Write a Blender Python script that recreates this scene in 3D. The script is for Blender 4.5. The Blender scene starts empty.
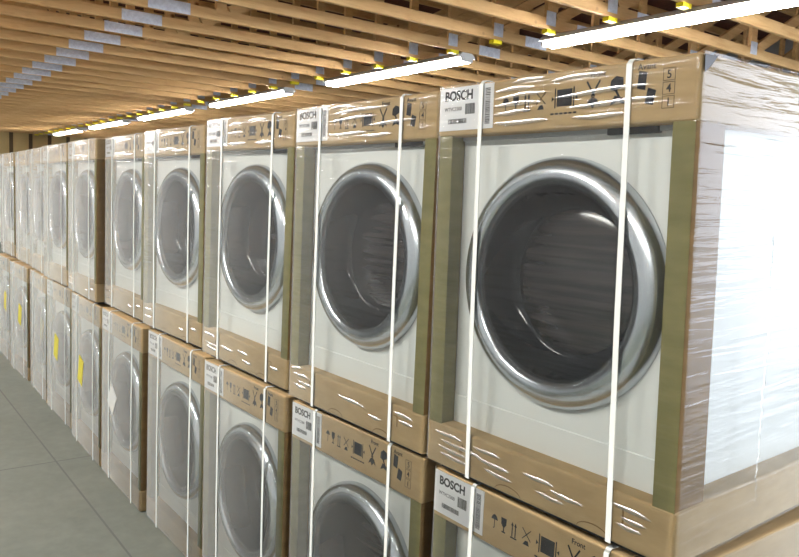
import bpy, bmesh, math, random
from mathutils import Vector, Matrix

random.seed(7)
scene = bpy.context.scene
COL = scene.collection
R = math.radians

# ------------------------------------------------------------------ materials
def mat(name):
    m = bpy.data.materials.new(name)
    m.use_nodes = True
    nt = m.node_tree
    b = nt.nodes['Principled BSDF']
    return m, nt, b

def simple(name, col, rough=.5, metal=0., spec=.5, emit=None, strength=0.):
    m, nt, b = mat(name)
    b.inputs['Base Color'].default_value = (*col, 1)
    b.inputs['Roughness'].default_value = rough
    b.inputs['Metallic'].default_value = metal
    b.inputs['Specular IOR Level'].default_value = spec
    if emit:
        b.inputs['Emission Color'].default_value = (*emit, 1)
        b.inputs['Emission Strength'].default_value = strength
    return m

def tex_coord(nt, scale=(1, 1, 1), kind='Object'):
    tc = nt.nodes.new('ShaderNodeTexCoord')
    mp = nt.nodes.new('ShaderNodeMapping')
    mp.inputs['Scale'].default_value = scale
    nt.links.new(tc.outputs[kind], mp.inputs['Vector'])
    return mp.outputs['Vector']

def noise(nt, vec, scale, detail=4, rough=.55, dist=0.):
    n = nt.nodes.new('ShaderNodeTexNoise')
    n.inputs['Scale'].default_value = scale
    n.inputs['Detail'].default_value = detail
    n.inputs['Roughness'].default_value = rough
    n.inputs['Distortion'].default_value = dist
    nt.links.new(vec, n.inputs['Vector'])
    return n.outputs['Fac']

def ramp(nt, fac, stops):
    r = nt.nodes.new('ShaderNodeValToRGB')
    el = r.color_ramp.elements
    while len(el) < len(stops):
        el.new(.5)
    for e, (p, c) in zip(el, stops):
        e.position = p
        e.color = (*c, 1)
    nt.links.new(fac, r.inputs['Fac'])
    return r.outputs['Color']

def bump(nt, b, height, strength, dist):
    n = nt.nodes.new('ShaderNodeBump')
    n.inputs['Strength'].default_value = strength
    n.inputs['Distance'].default_value = dist
    nt.links.new(height, n.inputs['Height'])
    nt.links.new(n.outputs['Normal'], b.inputs['Normal'])

def board(name, c0, c1, rough=.75):
    m, nt, b = mat(name)
    v = tex_coord(nt, (3, 3, 9))
    f = noise(nt, v, 3., 6, .6)
    nt.links.new(ramp(nt, f, [(.3, c0), (.7, c1)]), b.inputs['Base Color'])
    v2 = tex_coord(nt, (120, 120, 1))
    bump(nt, b, noise(nt, v2, 2., 2), .12, .002)
    b.inputs['Roughness'].default_value = rough
    b.inputs['Specular IOR Level'].default_value = .25
    return m

M = {}
M['card'] = board('cardboard', (.435, .30, .145), (.525, .37, .19))
M['post'] = board('olive_board', (.17, .155, .058), (.235, .21, .085))
M['postside'] = board('brown_board', (.20, .115, .04), (.27, .16, .06))
M['foam'] = simple('gap_shade_foam', (.012, .011, .010), .9)  # near black: the shade of the gap under the boxes is put into the colour
M['enamel'] = simple('white_enamel', (.80, .82, .80), .28)
M['grey'] = simple('grey_plastic', (.42, .44, .45), .4)
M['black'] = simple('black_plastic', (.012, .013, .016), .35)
M['ink'] = simple('printed_ink', (.016, .016, .019), .7, spec=.2)
M['greyink'] = simple('grey_print', (.22, .22, .24), .7, spec=.2)
M['dullpaper'] = simple('dull_paper', (.50, .51, .49), .6)
M['paper'] = simple('label_paper', (.84, .84, .86), .6)
M['yellow'] = simple('yellow_card', (.50, .44, .03), .6)
M['strap'] = simple('white_strap', (.74, .77, .74), .35)
M['house'] = simple('fixture_enamel', (.75, .75, .73), .4)
M['ytag'] = simple('yellow_tag', (.95, .80, .01), .5)
M['tube'] = simple('fluorescent_tube', (.9, .9, .9), .4, emit=(1, .98, .94), strength=75)

def chrome():
    m, nt, b = mat('brushed_chrome')
    b.inputs['Base Color'].default_value = (.55, .585, .63, 1)
    b.inputs['Metallic'].default_value = 1
    b.inputs['Roughness'].default_value = .24
    return m
M['chrome'] = chrome()

def glass_mat():
    m, nt, b = mat('dark_door_glass')
    b.inputs['Base Color'].default_value = (.006, .008, .011, 1)
    b.inputs['Roughness'].default_value = .09
    b.inputs['Specular IOR Level'].default_value = .28
    return m
M['glass'] = glass_mat()

def drum_mat():
    m, nt, b = mat('drum_behind_glass')
    v = tex_coord(nt, (1.2, 1, 26))
    f = noise(nt, v, 3., 3, .5)
    nt.links.new(ramp(nt, f, [(.38, (.018, .017, .019)), (.66, (.040, .036, .036)), (.85, (.075, .066, .062))]), b.inputs['Base Color'])  # streaks in the colour stand for reflections in the film
    b.inputs['Roughness'].default_value = .16
    return m
M['drum'] = drum_mat()

def film_mat(wrinkled=True):
    """clear stretch film: mostly transparent, Fresnel gloss, a little milky haze, horizontal wrinkles"""
    m = bpy.data.materials.new('stretch_film' if wrinkled else 'creased_film')
    m.use_nodes = True
    nt = m.node_tree
    nt.nodes.clear()
    out = nt.nodes.new('ShaderNodeOutputMaterial')
    tr = nt.nodes.new('ShaderNodeBsdfTransparent')
    tr.inputs['Color'].default_value = (.97, .98, .96, 1)
    gl = nt.nodes.new('ShaderNodeBsdfGlossy')
    gl.inputs['Color'].default_value = (1, 1, 1, 1)
    gl.inputs['Roughness'].default_value = .13 if wrinkled else .2
    df = nt.nodes.new('ShaderNodeBsdfDiffuse')
    df.inputs['Color'].default_value = (.86, .87, .85, 1)
    v = tex_coord(nt, (1.3, 1.3, 24))
    h1 = noise(nt, v, 2.2, 3, .55, .5)
    v2 = tex_coord(nt, (5, 5, 7))
    h2 = noise(nt, v2, 1.5, 2, .5)
    mul = nt.nodes.new('ShaderNodeMath'); mul.operation = 'MULTIPLY_ADD'
    nt.links.new(h2, mul.inputs[0]); mul.inputs[1].default_value = .8
    nt.links.new(h1, mul.inputs[2])
    bp = nt.nodes.new('ShaderNodeBump')
    bp.inputs['Strength'].default_value = .45
    bp.inputs['Distance'].default_value = .006
    nt.links.new(mul.outputs[0], bp.inputs['Height'])
    if wrinkled:
        nt.links.new(bp.outputs['Normal'], gl.inputs['Normal'])
    fr = nt.nodes.new('ShaderNodeFresnel')
    fr.inputs['IOR'].default_value = 1.45
    g = nt.nodes.new('ShaderNodeMath'); g.operation = 'MULTIPLY'; g.use_clamp = True
    nt.links.new(fr.outputs[0], g.inputs[0]); g.inputs[1].default_value = .95 if wrinkled else 6.
    lw = nt.nodes.new('ShaderNodeLayerWeight'); lw.inputs['Blend'].default_value = .5
    pw = nt.nodes.new('ShaderNodeMath'); pw.operation = 'POWER'
    nt.links.new(lw.outputs['Facing'], pw.inputs[0]); pw.inputs[1].default_value = 4.5
    hz = nt.nodes.new('ShaderNodeMath'); hz.operation = 'MULTIPLY_ADD'
    nt.links.new(pw.outputs[0], hz.inputs[0]); hz.inputs[1].default_value = .9; hz.inputs[2].default_value = .006
    m1 = nt.nodes.new('ShaderNodeMixShader')
    nt.links.new(hz.outputs[0], m1.inputs[0]); nt.links.new(tr.outputs[0], m1.inputs[1]); nt.links.new(df.outputs[0], m1.inputs[2])
    m2 = nt.nodes.new('ShaderNodeMixShader')
    nt.links.new(g.outputs[0], m2.inputs[0]); nt.links.new(m1.outputs[0], m2.inputs[1]); nt.links.new(gl.outputs[0], m2.inputs[2])
    nt.links.new(m2.outputs[0], out.inputs['Surface'])
    return m
M['film'] = film_mat()
M['crease'] = film_mat(False)

def wood(name, c0, c1, c2):
    m, nt, b = mat(name)
    v = tex_coord(nt, (10, 1.2, 10))
    f = noise(nt, v, 3., 5, .6, .6)
    col = ramp(nt, f, [(.25, c0), (.5, c1), (.8, c2)])
    v2 = tex_coord(nt, (1, 1, 1))
    vo = nt.nodes.new('ShaderNodeTexVoronoi'); vo.inputs['Scale'].default_value = 3.2
    nt.links.new(v2, vo.inputs['Vector'])
    k = ramp(nt, vo.outputs['Distance'], [(.04, (.30, .18, .10)), (.10, (1, 1, 1))])
    mx = nt.nodes.new('ShaderNodeMixRGB'); mx.blend_type = 'MULTIPLY'; mx.inputs[0].default_value = 1
    nt.links.new(col, mx.inputs[1]); nt.links.new(k, mx.inputs[2])
    nt.links.new(mx.outputs[0], b.inputs['Base Color'])
    b.inputs['Roughness'].default_value = .7
    b.inputs['Specular IOR Level'].default_value = .25
    return m
M['pine'] = wood('pine_lumber', (.57, .325, .135), (.68, .43, .19), (.76, .51, .245))

def galv():
    m, nt, b = mat('galvanised_plate')
    f = noise(nt, tex_coord(nt, (1, 1, 1)), 26, 3)
    nt.links.new(ramp(nt, f, [(.3, (.55, .58, .66)), (.7, (.74, .78, .87))]), b.inputs['Base Color'])
    b.inputs['Metallic'].default_value = .12
    b.inputs['Roughness'].default_value = .5
    vo = nt.nodes.new('ShaderNodeTexVoronoi'); vo.inputs['Scale'].default_value = 70
    nt.links.new(tex_coord(nt), vo.inputs['Vector'])
    bump(nt, b, vo.outputs['Distance'], .5, .004)
    return m
M['galv'] = galv()

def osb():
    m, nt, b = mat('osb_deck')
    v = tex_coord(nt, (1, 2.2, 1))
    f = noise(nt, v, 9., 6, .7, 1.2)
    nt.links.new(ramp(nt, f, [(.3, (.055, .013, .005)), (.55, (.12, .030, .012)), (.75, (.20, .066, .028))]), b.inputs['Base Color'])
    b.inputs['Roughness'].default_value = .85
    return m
M['osb'] = osb()

def concrete():
    m, nt, b = mat('concrete_floor')
    v = tex_coord(nt)
    f1 = noise(nt, v, 1.3, 6, .62)
    f2 = noise(nt, v, 14, 4, .6)
    c1 = ramp(nt, f1, [(.3, (.106, .119, .098)), (.7, (.152, .167, .140))])
    c2 = ramp(nt, f2, [(.3, (.86, .86, .86)), (.7, (1.06, 1.06, 1.06))])
    mx = nt.nodes.new('ShaderNodeMixRGB'); mx.blend_type = 'MULTIPLY'; mx.inputs[0].default_value = 1
    nt.links.new(c1, mx.inputs[1]); nt.links.new(c2, mx.inputs[2])
    nt.links.new(mx.outputs[0], b.inputs['Base Color'])
    b.inputs['Roughness'].default_value = .62
    bump(nt, b, f2, .15, .004)
    return m
M['concrete'] = concrete()
M['joint'] = simple('joint_filler', (.10, .105, .095), .8)

def wall_mat(name, c0, c1):
    m, nt, b = mat(name)
    f = noise(nt, tex_coord(nt, (1, 1, .4)), 2.5, 5)
    nt.links.new(ramp(nt, f, [(.3, c0), (.7, c1)]), b.inputs['Base Color'])
    b.inputs['Roughness'].default_value = .8
    return m
M['wall'] = wall_mat('painted_board', (.30, .31, .32), (.37, .38, .39))
M['panel'] = wall_mat('added_reflect_panel', (.60, .62, .60), (.70, .71, .69))
M['batt'] = wall_mat('kraft_batt', (.52, .36, .15), (.62, .45, .20))
M['stud'] = simple('dark_stud', (.10, .06, .025), .8)
M['yard'] = wall_mat('yard_gravel', (.45, .45, .44), (.60, .60, .58))

# ------------------------------------------------------------------ mesh helpers
def link(name, me, parent=None):
    o = bpy.data.objects.new(name, me)
    COL.objects.link(o)
    if parent:
        o.parent = parent
    return o

def finish(bm, name, mats, smooth=False):
    me = bpy.data.meshes.new(name)
    bm.normal_update()
    bm.to_mesh(me)
    bm.free()
    for m in (mats if isinstance(mats, (list, tuple)) else [mats]):
        me.materials.append(m)
    if smooth:
        for p in me.polygons:
            p.use_smooth = True
    return me

def add_box(bm, x0, x1, y0, y1, z0, z1, mi=0):
    vs = [bm.verts.new(c) for c in ((x0, y0, z0), (x1, y0, z0), (x1, y1, z0), (x0, y1, z0),
                                    (x0, y0, z1), (x1, y0, z1), (x1, y1, z1), (x0, y1, z1))]
    for idx in ((0, 3, 2, 1), (4, 5, 6, 7), (0, 1, 5, 4), (1, 2, 6, 5), (2, 3, 7, 6), (3, 0, 4, 7)):
        f = bm.faces.new([vs[i] for i in idx])
        f.material_index = mi
    return vs

def box_mesh(name, dims, m, bev=0., seg=2):
    bm = bmesh.new()
    add_box(bm, *dims)
    if bev:
        bmesh.ops.bevel(bm, geom=bm.edges[:], offset=bev, segments=seg, affect='EDGES', profile=.5)
    return finish(bm, name, m, smooth=False)

def lathe(name, prof, cx, cy, cz, m, n=96, cap=False):
    """profile of (radius, forward) turned about the -Y axis at (cx, cy, cz)"""
    bm = bmesh.new()
    rings = []
    for r, d in prof:
        if r < 1e-6:
            rings.append([bm.verts.new((cx, cy - d, cz))])
        else:
            rings.append([bm.verts.new((cx + r * math.cos(2 * math.pi * i / n), cy - d, cz + r * math.sin(2 * math.pi * i / n))) for i in range(n)])
    for a, b in zip(rings, rings[1:]):
        for i in range(n):
            j = (i + 1) % n
            if len(b) == 1:
                bm.faces.new((a[i], a[j], b[0]))
            else:
                bm.faces.new((a[i], a[j], b[j], b[i]))
    bmesh.ops.recalc_face_normals(bm, faces=bm.faces[:])
    # outward = towards the viewer (-Y) on the last ring
    me = finish(bm, name, m, smooth=True)
    return me

def poly(bm, pts, y, th=.0006, mi=0):
    """flat print of small thickness, points in (x, z)"""
    a = [bm.verts.new((x, y, z)) for x, z in pts]
    f = bm.faces.new(a)
    f.material_index = mi
    r = bmesh.ops.extrude_face_region(bm, geom=[f])
    for v in r['geom']:
        if isinstance(v, bmesh.types.BMVert):
            v.co.y -= th

def text_mesh(name, body, size, x, y, z, m, bold=0., spacing=1., sx=1., align='LEFT', vertical=False):
    cu = bpy.data.curves.new(name, 'FONT')
    cu.body = body
    cu.size = size
    cu.offset = bold
    cu.space_character = spacing
    cu.align_x = align
    cu.extrude = .0002
    o = bpy.data.objects.new(name, cu)
    COL.objects.link(o)
    dg = bpy.context.evaluated_depsgraph_get()
    me = bpy.data.meshes.new_from_object(o.evaluated_get(dg))
    COL.objects.unlink(o)
    bpy.data.objects.remove(o)
    rot = Matrix.Rotation(R(90), 4, 'X')
    if vertical:
        rot = rot @ Matrix.Rotation(R(90), 4, 'Z')
    me.transform(Matrix.Translation((x, y, z)) @ rot @ Matrix.Diagonal((sx, 1, 1, 1)))
    me.name = name
    me.materials.clear()
    me.materials.append(m)
    return me

# ------------------------------------------------------------------ boxed machines
W, D = .70, .74
F = -D / 2           # front plane, root sits at the centre of the base
X0 = -W / 2          # left edge
CX, CZ = X0 + .366, .497

def make_machine(h, t2, tb, tag):
    """all meshes of one boxed machine; returns list of (path, mesh)"""
    P = []
    def add(path, me):
        P.append((path, me))
    # trays
    def tray(z0, z1, name):
        bm = bmesh.new()
        add_box(bm, X0, -X0, F, -F, z0, z1)
        bmesh.ops.bevel(bm, geom=bm.edges[:], offset=.009, segments=3, affect='EDGES', profile=.6)
        return finish(bm, name, M['card'])
    add('bottom_tray', tray(0, t2, 'bottom_tray'))
    add('lid', tray(tb, h, 'lid'))
    add('foam_base', box_mesh('foam_base', (X0 + .035, -X0 - .035, F + .022, -F - .03, -.013 if tag == 'U' else .0005, .03), M['foam']))
    # corner posts, L section
    def post(sx, sy):
        bm = bmesh.new()
        w, t, d = .046, .040, .098
        ox, oy = X0 + .004, F + .003
        sec = [(0, 0), (w, 0), (w, t), (t, t), (t, d), (0, d)]
        lo = [bm.verts.new(((ox + a) * sx, (oy + b) * sy, t2 - .01)) for a, b in sec]
        hi = [bm.verts.new(((ox + a) * sx, (oy + b) * sy, tb + .01)) for a, b in sec]
        n = len(sec)
        for i in range(n):
            j = (i + 1) % n
            f = bm.faces.new((lo[i], lo[j], hi[j], hi[i]))
            f.material_index = 0 if i in (0, 1) else 1
        bm.faces.new(lo)
        bm.faces.new(hi)
        bmesh.ops.recalc_face_normals(bm, faces=bm.faces[:])
        return finish(bm, 'corner_post', [M['post'], M['postside']])
    for sx, sy in ((1, 1), (-1, 1), (1, -1), (-1, -1)):
        add('corner_post', post(sx, sy))
    # cabinet with a round door opening
    fy = F + .048
    bx0, bx1, bz0, bz1, by1 = X0 + .046, -X0 - .046, .03, h - .03, .33
    bm = bmesh.new()
    rh = .236
    angs = sorted(set([2 * math.pi * i / 72 for i in range(72)] +
                      [math.atan2(zz - CZ, xx - CX) % (2 * math.pi) for xx in (bx0, bx1) for zz in (bz0, bz1)]))
    inn, outv = [], []
    for a in angs:
        c, s = math.cos(a), math.sin(a)
        t = min([((bx1 if c > 0 else bx0) - CX) / c if abs(c) > 1e-9 else 9, ((bz1 if s > 0 else bz0) - CZ) / s if abs(s) > 1e-9 else 9])
        inn.append(bm.verts.new((CX + rh * c, fy, CZ + rh * s)))
        outv.append(bm.verts.new((CX + t * c, fy, CZ + t * s)))
    n = len(angs)
    back = [bm.verts.new((v.co.x, by1, v.co.z)) for v in outv]
    for i in range(n):
        j = (i + 1) % n
        bm.faces.new((inn[i], outv[i], outv[j], inn[j]))
        bm.faces.new((outv[i], back[i], back[j], outv[j]))
    bm.faces.new(back)
    bmesh.ops.recalc_face_normals(bm, faces=bm.faces[:])
    add('cabinet', finish(bm, 'cabinet', M['enamel']))
    # kick plate (slightly proud lower panel) and control strip below the lid
    add('kick_plate', box_mesh('kick_plate', (bx0 + .002, bx1 - .002, fy - .003, fy + .004, .05, .178), M['enamel'], .0015, 1))
    add('control_panel', box_mesh('control_panel', (bx0, bx1, fy - .010, fy + .01, tb - .009, h - .03), M['grey'], .003, 2))
    add('control_panel/display', box_mesh('display', (X0 + .48, X0 + .60, fy - .013, fy, tb - .013, tb + .05), M['black'], .002, 1))
    # door: convex metal ring, recessed glass bowl, drum window
    add('door_ring', lathe('door_ring', [(.238, -.01), (.2725, -.002), (.2735, .008), (.2710, .020), (.262, .034), (.249, .043), (.236, .0465), (.223, .046), (.214, .040), (.2085, .028), (.2075, .0)], CX, fy, CZ, M['chrome']))
    add('door_ring/door_glass', lathe('door_glass', [(.2085, .024), (.206, .012), (.201, -.008), (.190, -.035), (.176, -.050), (.164, -.056), (.160, -.054)], CX, fy, CZ, M['glass']))
    add('door_ring/drum_window', lathe('drum_window', [(.161, -.054), (.150, -.050), (.110, -.043), (.06, -.040), (0, -.039)], CX, fy, CZ, M['drum'], 72))
    # shipping label on the lid
    ly = F - .0012
    lx0, lx1, lz0, lz1 = X0 + .004, X0 + .190, tb + .014, h - .004
    add('shipping_label', box_mesh('shipping_label', (lx0, lx1, ly, F + .001, lz0, lz1), M['paper']))
    ty = ly - .0003
    H = lz1 - lz0
    add('shipping_label/brand_lettering', text_mesh('brand_lettering', 'BOSCH', .0305, lx0 + .018, ty, lz0 + .705 * H, M['ink'], bold=.0010, sx=1.0))
    add('shipping_label/model_lettering', text_mesh('model_lettering', 'WTVC3300', .0125, lx0 + .018, ty, lz0 + .46 * H, M['greyink'], bold=.0002))
    def bars(x0, x1, z0, z1, vert, seed, name):
        rnd = random.Random(seed)
        bm = bmesh.new()
        p = (z0 if vert else x0)
        e = (z1 if vert else x1)
        while p < e:
            w = rnd.choice((.0009, .0014, .0022))
            q = min(p + w, e)
            if vert:
                poly(bm, [(x0, p), (x1, p), (x1, q), (x0, q)], ty, .0002)
            else:
                poly(bm, [(p, z0), (q, z0), (q, z1), (p, z1)], ty, .0002)
            p = q + rnd.choice((.0010, .0015))
        return finish(bm, name, M['ink'])
    add('shipping_label/barcode', bars(lx0 + .092, lx0 + .126, lz0 + .36 * H, lz0 + .60 * H, False, 1, 'barcode'))
    add('shipping_label/barcode', bars(lx0 + .032, lx0 + .098, lz0 + .16 * H, lz0 + .27 * H, False, 2, 'barcode'))
    add('shipping_label/barcode', bars(lx0 + .160, lx0 + .176, lz0 + .10 * H, lz0 + .90 * H, True, 3, 'barcode'))
    # printed handling marks on the lid
    py = F - .0004
    hl = (h - tb) / .118
    def sym(name, polys, ):
        bm = bmesh.new()
        for pts in polys:
            poly(bm, [(X0 + a, tb + b * hl) for a, b in pts], py, .0004)
        add('lid/' + name, finish(bm, name, M['ink']))
    def rect(x0, x1, z0, z1):
        return [(x0, z0), (x1, z0), (x1, z1), (x0, z1)]
    def bar(xa, za, xb, zb, w):
        dx, dz = xb - xa, zb - za
        l = math.hypot(dx, dz)
        nx, nz = -dz / l * w / 2, dx / l * w / 2
        return [(xa + nx, za + nz), (xa - nx, za - nz), (xb - nx, zb - nz), (xb + nx, zb + nz)]
    x = .229
    sym('printed_umbrella', [[(x - .011, .065), (x + .011, .065), (x + .007, .073), (x, .077), (x - .007, .073)], rect(x - .001, x + .001, .047, .066), rect(x - .004, x, .045, .047)])
    x = .260
    sym('printed_goblet', [[(x - .009, .078), (x - .008, .064), (x - .003, .058), (x + .003, .058), (x + .008, .064), (x + .009, .078)], rect(x - .0015, x + .0015, .048, .059), rect(x - .006, x + .006, .045, .048)])
    x = .293
    sym('printed_upright_arrows', [bar(x + d, .047, x + d, .073, .003) for d in (-.005, .005)] + [[(x + d - .004, .071), (x + d + .004, .071), (x + d, .079)] for d in (-.005, .005)] + [rect(x - .010, x + .010, .043, .046)])
    x = .333
    sym('printed_no_hook', [bar(x - .013, .079, x + .013, .055, .002), bar(x - .013, .055, x + .013, .079, .002), [(x - .010, .044), (x + .009, .044), (x + .005, .054), (x - .003, .053)]])
    x = .397
    sym('printed_clamp', [rect(x - .020, x + .020, .047, .081), rect(x - .026, x - .023, .044, .084), rect(x + .023, x + .026, .044, .084),
                          [(x - .034, .058), (x - .027, .063), (x - .034, .068)], [(x + .034, .058), (x + .027, .063), (x + .034, .068)]])
    sym('printed_note', [rect(x - .036 + i * .012, x - .027 + i * .012, .031, .0345) for i in range(6)])
    for x in (.470, .528):
        sym('printed_no_trolley', [bar(x - .016, .090, x + .004, .060, .004), bar(x + .016, .090, x - .004, .060, .004),
                                   [(x - .018, .040), (x - .010, .054), (x, .060), (x + .011, .054), (x + .018, .040), (x + .008, .046), (x, .037), (x - .008, .046)]] if x < .5 else
            [[(x - .018, .070), (x - .006, .066), (x + .014, .074), (x + .012, .090), (x - .004, .094), (x - .016, .086)], bar(x - .004, .068, x + .008, .048, .005),
             [(x - .016, .040), (x - .006, .058), (x + .014, .052), (x + .018, .040), (x, .046)]])
    x = .592
    sym('printed_stacked_machines', [[(x - .020, .066), (x - .002, .062), (x + .001, .094), (x - .017, .098)], [(x - .002, .038), (x + .016, .034), (x + .022, .060), (x + .004, .066)]])
    fx = lambda v: X0 + v
    add('lid/printed_front_word', text_mesh('printed_front_word', 'Front', .0165, fx(.462), py, tb + .097 * hl, M['ink'], bold=.0002))
    add('lid/printed_front_word', text_mesh('printed_front_word', 'Avant', .0165, fx(.572), py, tb + .099 * hl, M['ink'], bold=.0002))
    for k, ch in enumerate('145'):
        z0 = .026 + k * .0245
        w = .0008
        xa, xb, za, zb = .627, .652, z0, z0 + .022
        sym('stack_number_frame', [rect(xa, xb, za, za + w), rect(xa, xb, zb - w, zb), rect(xa, xa + w, za + w, zb - w), rect(xb - w, xb, za + w, zb - w)])
        add('lid/stack_number', text_mesh('stack_number', ch, .021, fx(.6395), py, tb + (z0 + .004) * hl, M['ink'], bold=.0002, align='CENTER'))
    # marks on the lower tray: hand holes and staple marks
    def mark(name, polys):
        bm = bmesh.new()
        for pts in polys:
            poly(bm, [(X0 + a, b) for a, b in pts], py, .0004)
        add('bottom_tray/' + name, finish(bm, name, M['postside']))
    for x in (.285, .520):
        arc = [(x + .040 * math.cos(math.pi * i / 12), .004 + .018 * math.sin(math.pi * i / 12)) for i in range(13)]
        mark('thumb_flap', [[arc[i], (arc[i][0], arc[i][1] - .0024), (arc[i + 1][0], arc[i + 1][1] - .0024), arc[i + 1]] for i in range(12)])
    mark('folded_tab', [[(.118, .055), (.133, .055), (.133, .078)]])
    mark('folded_tab', [rect(.588, .592, .048, .078), rect(.572, .590, .076, .079)])
    # stretch film sleeve
    def film():
        bm = bmesh.new()
        o = .004
        r = .016
        pts = []
        for (cx, cy, a0) in ((-X0 + o - r, -F + o - r, 0), (X0 - o + r, -F + o - r, 90), (X0 - o + r, F - o + r, 180), (-X0 + o - r, F - o + r, 270)):
            for i in range(5):
                a = R(a0 + 90 * i / 4)
                pts.append((cx + r * math.cos(a), cy + r * math.sin(a)))
        zs = [.003 if tag == 'U' else .004, h * .33, h * .66, h + .002]
        rows = [[bm.verts.new((x, y, z)) for x, y in pts] for z in zs]
        n = len(pts)
        for a, b in zip(rows, rows[1:]):
            for i in range(n):
                j = (i + 1) % n
                bm.faces.new((a[i], a[j], b[j], b[i]))
        return finish(bm, 'plastic_wrap', M['film'], smooth=True)
    add('plastic_wrap', film())
    # two straps
    for sx, dx in ((.153, .004), (.556, .006)):
        bm = bmesh.new()
        w, t = .0125, .0016
        a, b = X0 + sx - w / 2, X0 + sx + w / 2
        yo = F - .0062
        path = [(dx, yo, .0), (dx * .5, yo - .002, h * .45), (0, yo, h - .006), (0, yo + .009, h + .004), (0, -yo - .009, h + .004), (0, -yo, h - .006), (0, -yo, 0.)]
        rows = []
        for i, (ox, y, z) in enumerate(path):
            inner = Vector((0, 0 - y, h / 2 - z))
            inner.x = 0
            if i in (0, 1, 2): off = (t, 0)
            elif i == 3 or i == 4: off = (0, -t)
            else: off = (-t, 0)
            rows.append([bm.verts.new((a + ox, y, z)), bm.verts.new((b + ox, y, z)), bm.verts.new((b + ox, y + off[0], z + off[1])), bm.verts.new((a + ox, y + off[0], z + off[1]))])
        for p, q in zip(rows, rows[1:]):
            for i in range(4):
                j = (i + 1) % 4
                bm.faces.new((p[i], p[j], q[j], q[i]))
        bm.faces.new(rows[0]); bm.faces.new(rows[-1])
        bmesh.ops.recalc_face_normals(bm, faces=bm.faces[:])
        add('strap', finish(bm, 'strap', M['strap']))
    return P

UP = make_machine(.941, .108, .822, 'U')
LO = make_machine(.960, .111, .831, 'L')

ORD = ['', 'nearest', 'second', 'third', 'fourth', 'fifth', 'sixth', 'seventh', 'eighth', 'ninth', 'tenth', 'eleventh', 'twelfth', 'thirteenth', 'fourteenth',
       'fifteenth', 'sixteenth', 'seventeenth', 'eighteenth', 'nineteenth', 'twentieth', 'twenty-first', 'twenty-second', 'twenty-third', 'twenty-fourth', 'twenty-fifth',
       'twenty-sixth', 'twenty-seventh', 'twenty-eighth', 'twenty-ninth', 'thirtieth', 'thirty-first', 'thirty-second', 'thirty-third', 'thirty-fourth', 'thirty-fifth',
       'thirty-sixth', 'thirty-seventh', 'thirty-eighth', 'thirty-ninth', 'fortieth']

PART_LABEL = {'strap': 'white plastic packing strap', 'shipping_label': 'white shipping label with black print', 'plastic_wrap': 'clear stretch film sleeve',
              'corner_post': 'olive cardboard corner post', 'door_ring': 'round chrome door ring', 'door_glass': 'dark recessed door glass', 'cabinet': 'white enamel cabinet',
              'lid': 'brown cardboard lid', 'bottom_tray': 'brown cardboard tray'}

def crease_mesh(x0, x1, z, w, hgt, slope):
    bm = bmesh.new()
    n, k = 14, 6
    rows = []
    for i in range(n + 1):
        t = i / n
        e = math.sin(math.pi * t) ** .6 + .02
        x = X0 + x0 + (x1 - x0) * t
        zc = z + slope * (x1 - x0) * t + .0012 * math.sin(6 * t + 40 * z)
        rows.append([bm.verts.new((x, F - .0041 - hgt * e * math.sin(math.pi * j / k), zc + w * e * (j / k - .5))) for j in range(k + 1)])
    for a, b in zip(rows, rows[1:]):
        for j in range(k):
            bm.faces.new((a[j], b[j], b[j + 1], a[j + 1]))
    return finish(bm, 'film_crease', M['crease'], smooth=True)
tbU = .822
CREASE = [[(.195, .36, tbU + .022, 0), (.195, .31, tbU + .043, .02), (.195, .335, tbU + .062, .0), (.20, .35, tbU + .077, .03), (.20, .32, tbU + .093, .02), (.37, .60, tbU + .066, .03),
           (.36, .50, tbU + .101, .03), (.40, .62, tbU + .043, .02), (.42, .55, tbU + .022, .0), (.25, .345, tbU + .108, .04),
           (.03, .13, .088, -.04), (.05, .20, .070, -.05), (.04, .15, .052, -.05), (.17, .26, .084, -.05), (.18, .29, .060, -.05), (.21, .30, .040, -.05), (.33, .42, .07, -.05), (.41, .50, .055, -.06),
           (.37, .45, .04, -.05), (.57, .66, .085, -.09), (.59, .65, .062, -.06), (.58, .64, .046, -.05), (.05, .16, .035, -.04)],
          [(.20, .40, tbU + .028, .01), (.20, .45, tbU + .070, .02), (.22, .50, tbU + .092, .02), (.40, .62, tbU + .050, .02), (.36, .52, tbU + .020, .0), (.21, .33, tbU + .108, .03),
           (.04, .14, .085, -.04), (.06, .18, .064, -.05), (.04, .12, .048, -.05), (.30, .44, .072, -.05), (.46, .52, .05, -.05), (.58, .66, .09, -.09), (.60, .66, .07, -.07), (.02, .09, .100, .1)]]
CREASE = [[crease_mesh(a, b, z, .0085 if z > .3 else .009, .0005 if z > .3 else .0019, sl) for a, b, z, sl in c] for c in CREASE]

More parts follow.
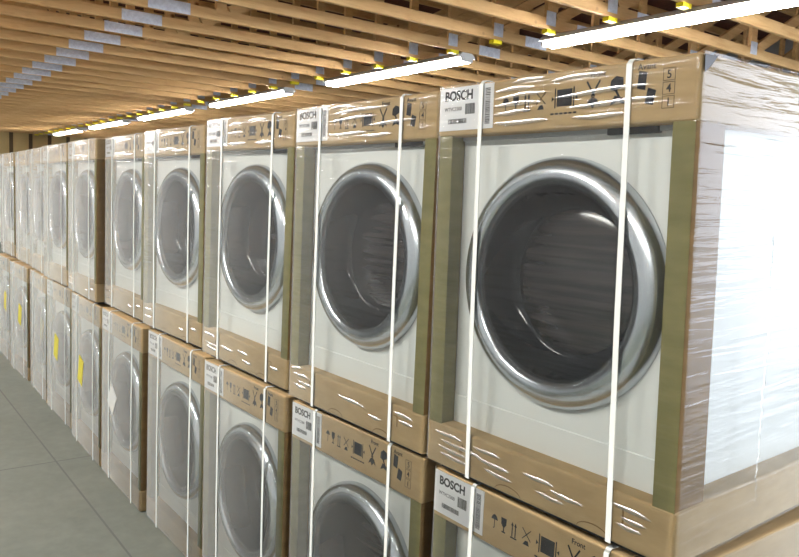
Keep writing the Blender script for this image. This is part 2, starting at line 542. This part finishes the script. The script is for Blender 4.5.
def place(meshes, x, y, z, yaw, roll, pit, label, group, taper=0):
    root = bpy.data.objects.new('boxed_washing_machine', None)
    COL.objects.link(root)
    root.empty_display_size = .2
    cy, sy = math.cos(R(yaw)), math.sin(R(yaw))
    # (x, y) is the front left lower corner
    px = x + W / 2 * cy - D / 2 * sy
    py = y + W / 2 * sy + D / 2 * cy
    root.location = (px, py, z + D / 2 * math.sin(R(pit)) + W / 2 * abs(math.sin(R(roll))))
    root.rotation_euler = (R(pit), R(roll), R(yaw))
    root['label'] = label
    root['category'] = 'washing machine'
    root['group'] = group
    made = {}
    if taper:
        src, meshes = meshes, []
        for path, me in src:
            me = me.copy()
            for v in me.vertices:
                v.co.x *= 1 + taper * (.47 - v.co.z) / .47
            meshes.append((path, me))
    for path, me in meshes:
        bits = path.split('/')
        if len(bits) == 1:
            o = link(bits[0], me, root)
            made.setdefault(bits[0], o)
        else:
            o = link(bits[1], me, made[bits[0]])
        if bits[-1] in PART_LABEL:
            o['label'] = PART_LABEL[bits[-1]]
        if bits[-1] == 'foam_base' and abs(pit) > .3:
            o.rotation_euler = (-R(pit), 0, 0)
            o.location.z = -D / 2 * math.sin(R(pit))
    return root, made

UPPER = [(.005, -.031, 1.04, -.21, 1.29), (-.724, -.042, 1.15, 0, 0), (-1.470, -.040, 1.10, .62, .0), (-2.261, -.025, 1.49, 0, 0), (-3.002, -.002, -.77, 0, 0),
         (-3.726, -.030, -1.36, 0, 0), (-4.499, -.017, -.2, 0, 0), (-5.243, .032, -2.4, 0, 0), (-5.968, .057, -1.35, 0, 0), (-6.765, .064, -.13, 0, 0)]
LOWER = [(-.004, .003, 0, 0, 0), (-.741, -.011, .9, -.61, 0), (-1.465, -.026, -.06, -.6, 0), (-2.214, -.015, .25, .48, 0), (-2.979, -.025, -.1, .62, 0),
         (-3.730, -.011, -.82, .5, 0), (-4.546, .010, .29, .3, 0), (-5.291, .039, -1.82, 0, 0), (-6.057, .019, 1.09, 0, 0), (-6.876, .036, .12, 0, 0)]
LX = {5: 'tilted white paper on its door', 6: 'yellow card low on its door', 7: 'yellow card across its door',
      8: 'faint yellow card under the film', 9: 'yellow card, just beyond the dark gap', 10: 'the farthest one'}
for i, (x, y, yaw, roll, pit) in enumerate(UPPER):
    n = i + 1
    if n == 1:
        lab = 'boxed front-loading washer nearest the camera in the upper row, its right side lit by daylight'
    elif n == 10:
        lab = 'boxed front-loading washer at the far left end of the upper row'
    else:
        lab = 'boxed front-loading washer, %s from the right in the upper row' % ORD[n]
    root, made = place(UP, x, y, .989, yaw, roll, pit, lab, 'boxed washers stacked in the upper row', .017 if n == 1 else 0)
    if n <= 6:
        for me in CREASE[{1: 0, 2: 1, 3: 0, 4: 1, 5: 1, 6: 1}[n]][::1 if n < 3 else 2]:
            link('film_crease', me, made['plastic_wrap'])
    if n == 1:
        bm = bmesh.new()
        rows = []
        for i in range(61):
            zz = .06 + .56 * i / 60
            yc = F + .300 + .003 * math.sin(i * 1.9) + .002 * math.sin(i * .7)
            ww = .007 + .003 * math.sin(i * 2.6)
            rows.append([bm.verts.new((-X0 + .0043 + .0012 * math.sin(math.pi * j / 4), yc + ww * (j / 4 - .5), zz)) for j in range(5)])
        for a, b in zip(rows, rows[1:]):
            for j in range(4):
                bm.faces.new((a[j], a[j + 1], b[j + 1], b[j]))
        link('film_seam', finish(bm, 'film_seam', M['crease'], smooth=True), made['plastic_wrap'])
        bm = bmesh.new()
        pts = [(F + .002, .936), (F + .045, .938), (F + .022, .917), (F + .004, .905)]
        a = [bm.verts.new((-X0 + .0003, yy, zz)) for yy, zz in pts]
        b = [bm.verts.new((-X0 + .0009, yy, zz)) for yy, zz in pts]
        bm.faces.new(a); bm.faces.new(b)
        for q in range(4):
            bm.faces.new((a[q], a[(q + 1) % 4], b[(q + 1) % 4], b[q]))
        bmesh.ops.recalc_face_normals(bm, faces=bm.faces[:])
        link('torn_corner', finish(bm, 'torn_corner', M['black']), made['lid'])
for i, (x, y, yaw, roll, pit) in enumerate(LOWER):
    n = i + 1
    if n == 1:
        lab = 'boxed front-loading washer on the floor at the right edge, under the nearest upper box'
    elif n < 5:
        lab = 'boxed front-loading washer, %s from the right in the lower row on the floor' % ORD[n]
    else:
        lab = 'boxed washer, %s from right in lower row, %s' % (ORD[n], LX[n])
    root, made = place(LO, x, y, 0, yaw, roll, pit, lab, 'boxed washers standing in the lower row')
    if n == 5:
        me = box_mesh('hang_paper', (-.058, .058, -.0008, .0008, -.070, .070), M['dullpaper'])
        o = link('paper_sheet', me, root)
        o.location = (X0 + .215, F - .0056, .475)
        o.rotation_euler = (0, R(33), 0)
        o['label'] = 'tilted white paper sheet'
    if n >= 6:
        me = box_mesh('energy_card', (-.055, .055, -.0008, .0008, -.085, .085), M['yellow'])
        o = link('energy_card', me, root)
        o.location = (X0 + {6: .255, 7: .30, 8: .47, 9: .42, 10: .5}[n], F + (.006 if n == 8 else -.0055), {6: .49, 7: .50, 8: .53, 9: .53, 10: .55}[n])
        o.rotation_euler = (0, R(14), 0)
        o['label'] = 'yellow energy card'

# ------------------------------------------------------------------ shell
XL, XR, YF, YB, ZT = -22.2, 3.25, -4.2, 10.0, 4.25
def struct(name, me):
    o = link(name, me)
    o['kind'] = 'structure'
    return o
struct('floor', box_mesh('floor', (XL - .2, XR + .2, YF - .2, YB + .2, -.15, 0), M['concrete']))
# saw-cut joints
k = 0
for nm, d in [('trim_1', (XL, XR, -.2185, -.2085, -.003, .0006))] + [('trim_%d' % (i + 2), (xx - .005, xx + .005, YF, YB, -.003, .0005)) for i, xx in enumerate((-3.255, -6.9, -10.6, .4))]:
    struct(nm, box_mesh(nm, d, M['joint']))
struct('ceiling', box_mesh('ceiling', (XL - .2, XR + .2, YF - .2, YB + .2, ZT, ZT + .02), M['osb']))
struct('wall_front', box_mesh('wall_front', (XL, XR, YF - .12, YF, 0, ZT), M['wall']))
struct('wall_back', box_mesh('wall_back', (XL, XR, YB, YB + .12, 0, ZT), M['wall']))
# far end wall: kraft-faced batts between dark studs
bm = bmesh.new()
add_box(bm, XL - .12, XL, YF, YB, 0, ZT, 1)
y = YF + .05
while y < YB - .4:
    vs = []
    n = 6
    prof = [(XL + .02 + .05 * math.sin(math.pi * i / n), y + .40 * i / n) for i in range(n + 1)]
    lo = [bm.verts.new((a, b, 0)) for a, b in prof]
    hi = [bm.verts.new((a, b, ZT)) for a, b in prof]
    for i in range(n):
        bm.faces.new((lo[i], lo[i + 1], hi[i + 1], hi[i]))
    y += .50
add_box(bm, XL, XL + .09, YF, YB, 0, 2.3, 2)  # unseen pale panel, added so the film on the far boxes reflects grey
struct('wall_left', finish(bm, 'wall_left', [M['batt'], M['stud'], M['panel']]))
# right end wall with an open loading door
DY0, DY1, DZ = .55, 9.0, 2.95
bm = bmesh.new()
add_box(bm, XR, XR + .12, YF, DY0, 0, ZT)
add_box(bm, XR, XR + .12, DY1, YB, 0, ZT)
add_box(bm, XR, XR + .12, DY0, DY1, DZ, ZT)
struct('wall_right', finish(bm, 'wall_right', M['wall']))
struct('ground', box_mesh('ground', (XR + .2, XR + 30, -20, 30, -.17, -.02), M['yard']))

# ------------------------------------------------------------------ roof trusses
ZC = 3.10
TY0, TY1 = YF + .02, YB - .02
JY = [-2.65, -.65, 1.35, 3.35, 5.35, 7.35, 9.35]
hc = .0445
chord = box_mesh('bottom_chord', (-.019, .019, TY0, TY1, ZC - hc, ZC + hc), M['pine'], .003, 1)
topch = box_mesh('top_chord', (-.019, .019, TY0, TY1, ZT - .095, ZT - .006), M['pine'])
webs = []
def web_mesh(ya, za, yb, zb, name):
    bm = bmesh.new()
    dy, dz = yb - ya, zb - za
    l = math.hypot(dy, dz)
    ny, nz = -dz / l * .0445, dy / l * .0445
    pts = [(ya + ny, za + nz), (ya - ny, za - nz), (yb - ny, zb - nz), (yb + ny, zb + nz)]
    lo = [bm.verts.new((-.018, a, b)) for a, b in pts]
    hi = [bm.verts.new((.018, a, b)) for a, b in pts]
    for i in range(4):
        j = (i + 1) % 4
        bm.faces.new((lo[i], lo[j], hi[j], hi[i]))
    bm.faces.new(lo); bm.faces.new(hi)
    bmesh.ops.recalc_face_normals(bm, faces=bm.faces[:])
    return finish(bm, name, M['pine'])
for i, jy in enumerate(JY):
    webs.append(('vertical_web', web_mesh(jy, ZC + hc, jy, ZT - .095, 'vertical_web')))
    if i + 1 < len(JY):
        webs.append(('diagonal_web', web_mesh(jy + .08, ZC + hc, JY[i + 1] - .08, ZT - .095, 'diagonal_web')))
def plate(y0, y1, z0, z1, name):
    return box_mesh(name, (.0185, .0205, y0, y1, z0, z1), M['galv'])
splice = plate(-.17, .17, ZC - hc + .001, ZC + hc + .002, 'splice_plate')
gusset = plate(-.055, .055, ZC - hc + .03, ZC + hc + .05, 'joint_plate')
ytag = box_mesh('yellow_tag', (-.03, .026, -.05, .05, ZC - hc - .032, ZC - hc - .001), M['ytag'])
TX0, TDX = -4.57, -.593
idx = 0
first_left = None
for kk in range(-12, 30):
    tx = TX0 + TDX * kk
    if tx > XR - .3 or tx < XL + .25:
        continue
    r = bpy.data.objects.new('roof_truss', None)
    COL.objects.link(r)
    r.location = (tx, 0, 0)
    idx += 1
    r['category'] = 'roof truss'
    r['group'] = 'pine roof trusses crossing overhead'
    rel = int(round((-3.0 - tx) / .593 + .5))
    if rel >= 1:
        r['label'] = 'pine roof truss, %s beyond the left end of the nearest strip light' % ('first' if rel == 1 else ORD[rel])
    else:
        n = 1 - rel
        r['label'] = 'pine roof truss over the nearest strip light, %s from its left end' % ('first' if n == 1 else ORD[n])
    link('bottom_chord', chord, r)
    link('top_chord', topch, r)
    for nm, me in webs:
        link(nm, me, r)
    rnd = random.Random(kk)
    o = link('splice_plate', splice, r); o.location.y = .905 + rnd.uniform(-.015, .015)
    o = link('splice_plate', splice, r); o.location.y = 3.80 + rnd.uniform(-.02, .02); o.scale.y = .8
    for jy in (3.35, 5.35, 7.35):
        if jy == 3.35 or kk < 4:
            o = link('joint_plate', gusset, r); o.location.y = jy
    o = link('yellow_tag', ytag, r); o.location.y = 3.36 + rnd.uniform(-.02, .02)

# ------------------------------------------------------------------ strip lights
LY, LZ = 3.545, 2.985
bm = bmesh.new()
hp = [(-.105, .022), (.105, .022), (.085, .050), (.06, .0695), (-.06, .0695), (-.085, .050)]
lo = [bm.verts.new((0, a, LZ + b)) for a, b in hp]
hi = [bm.verts.new((2.44, a, LZ + b)) for a, b in hp]
for i in range(len(hp)):
    j = (i + 1) % len(hp)
    bm.faces.new((lo[i], lo[j], hi[j], hi[i]))
bm.faces.new(lo); bm.faces.new(hi)
bmesh.ops.recalc_face_normals(bm, faces=bm.faces[:])
housing = finish(bm, 'housing', M['house'])
def tube_mesh(x0, x1, dy):
    bm = bmesh.new()
    n = 12
    a = [bm.verts.new((x0, dy + .019 * math.cos(2 * math.pi * i / n), LZ + .019 * math.sin(2 * math.pi * i / n))) for i in range(n)]
    b = [bm.verts.new((x1, v.co.y, v.co.z)) for v in a]
    for i in range(n):
        j = (i + 1) % n
        bm.faces.new((a[i], a[j], b[j], b[i]))
    bm.faces.new(a); bm.faces.new(b)
    bmesh.ops.recalc_face_normals(bm, faces=bm.faces[:])
    return finish(bm, 'tube', M['tube'])
tubes = [tube_mesh(a, b, dy) for a, b in ((.02, 1.212), (1.228, 2.42)) for dy in (-.042, .042)]
sock = [box_mesh('socket', (x0, x1, -.07, .07, LZ - .012, LZ + .023), M['house']) for x0, x1 in ((0, .018), (1.213, 1.227), (2.422, 2.44))]
FIX = [-2.98, -6.41, -9.87, -13.31, -16.74, -20.22]
for i, fx in enumerate(FIX):
    r = bpy.data.objects.new('strip_light', None)
    COL.objects.link(r)
    r.location = (fx, LY, 0)
    r['label'] = ['long fluorescent strip light nearest the camera, above the largest box'][0] if i == 0 else \
        ('fluorescent strip light at the far end of the row under the trusses' if i == 5 else '%s fluorescent strip light counted from the camera, under the trusses' % ORD[i + 1])
    r['category'] = 'ceiling light'
    r['group'] = 'fluorescent strip lights in one row'
    link('housing', housing, r)
    for t in tubes:
        link('tube', t, r)
    for s in sock:
        link('socket', s, r)

# ------------------------------------------------------------------ light
w = bpy.data.worlds.new('sky')
scene.world = w
w.use_nodes = True
bg = w.node_tree.nodes['Background']
bg.inputs['Color'].default_value = (.82, .88, 1.0, 1)
bg.inputs['Strength'].default_value = 7.0
# daylight enters by the loading door
pl = bpy.data.lights.new('door_portal', 'AREA')
pl.shape = 'RECTANGLE'
pl.size = DY1 - DY0
pl.size_y = DZ
pl.cycles.is_portal = True
po = bpy.data.objects.new('door_portal', pl)
COL.objects.link(po)
po.location = (XR + .05, (DY0 + DY1) / 2, DZ / 2)
po.rotation_euler = (R(90), 0, R(90))
# the aisle's own row of strip lights, overhead on the camera's side of the stacks
for i in range(7):
    for up in (0, 1):
        al = bpy.data.lights.new('aisle_light', 'AREA')
        al.shape = 'RECTANGLE'
        al.size = 2.4
        al.size_y = .12
        al.energy = 125 if not up else 85
        al.color = (1, .99, .965)
        ao = bpy.data.objects.new('aisle_light', al)
        COL.objects.link(ao)
        ao.location = (2.0 - 3.44 * i, -2.55, 2.98 + .01 * up)
        ao.rotation_euler = (R(180) if up else 0, 0, 0)

# ------------------------------------------------------------------ camera
cam = bpy.data.cameras.new('camera')
co = bpy.data.objects.new('camera', cam)
COL.objects.link(co)
rt = Vector((0.59959545, 0.79911542, 0.04358709))
up = Vector((-0.10860812, 0.02729019, 0.99370998))
fw = Vector((-0.79289947, 0.6005579, -0.1031535))
m3 = Matrix((rt, up, -fw)).transposed()
co.matrix_world = Matrix.Translation((1.45492629, -1.24714299, 1.65251929)) @ m3.to_4x4()
cam.sensor_fit = 'HORIZONTAL'
cam.sensor_width = 36
cam.lens = 750.9 / 799 * 36
cam.clip_start = .02
scene.camera = co

scene.view_settings.view_transform = 'Standard'
scene.view_settings.look = 'None'
scene.view_settings.gamma = 1
scene.view_settings.exposure = 0.32
scene.cycles.use_denoising = True
scene.cycles.transparent_max_bounces = 24
scene.cycles.max_bounces = 8
scene.cycles.diffuse_bounces = 5
scene.cycles.caustics_reflective = False
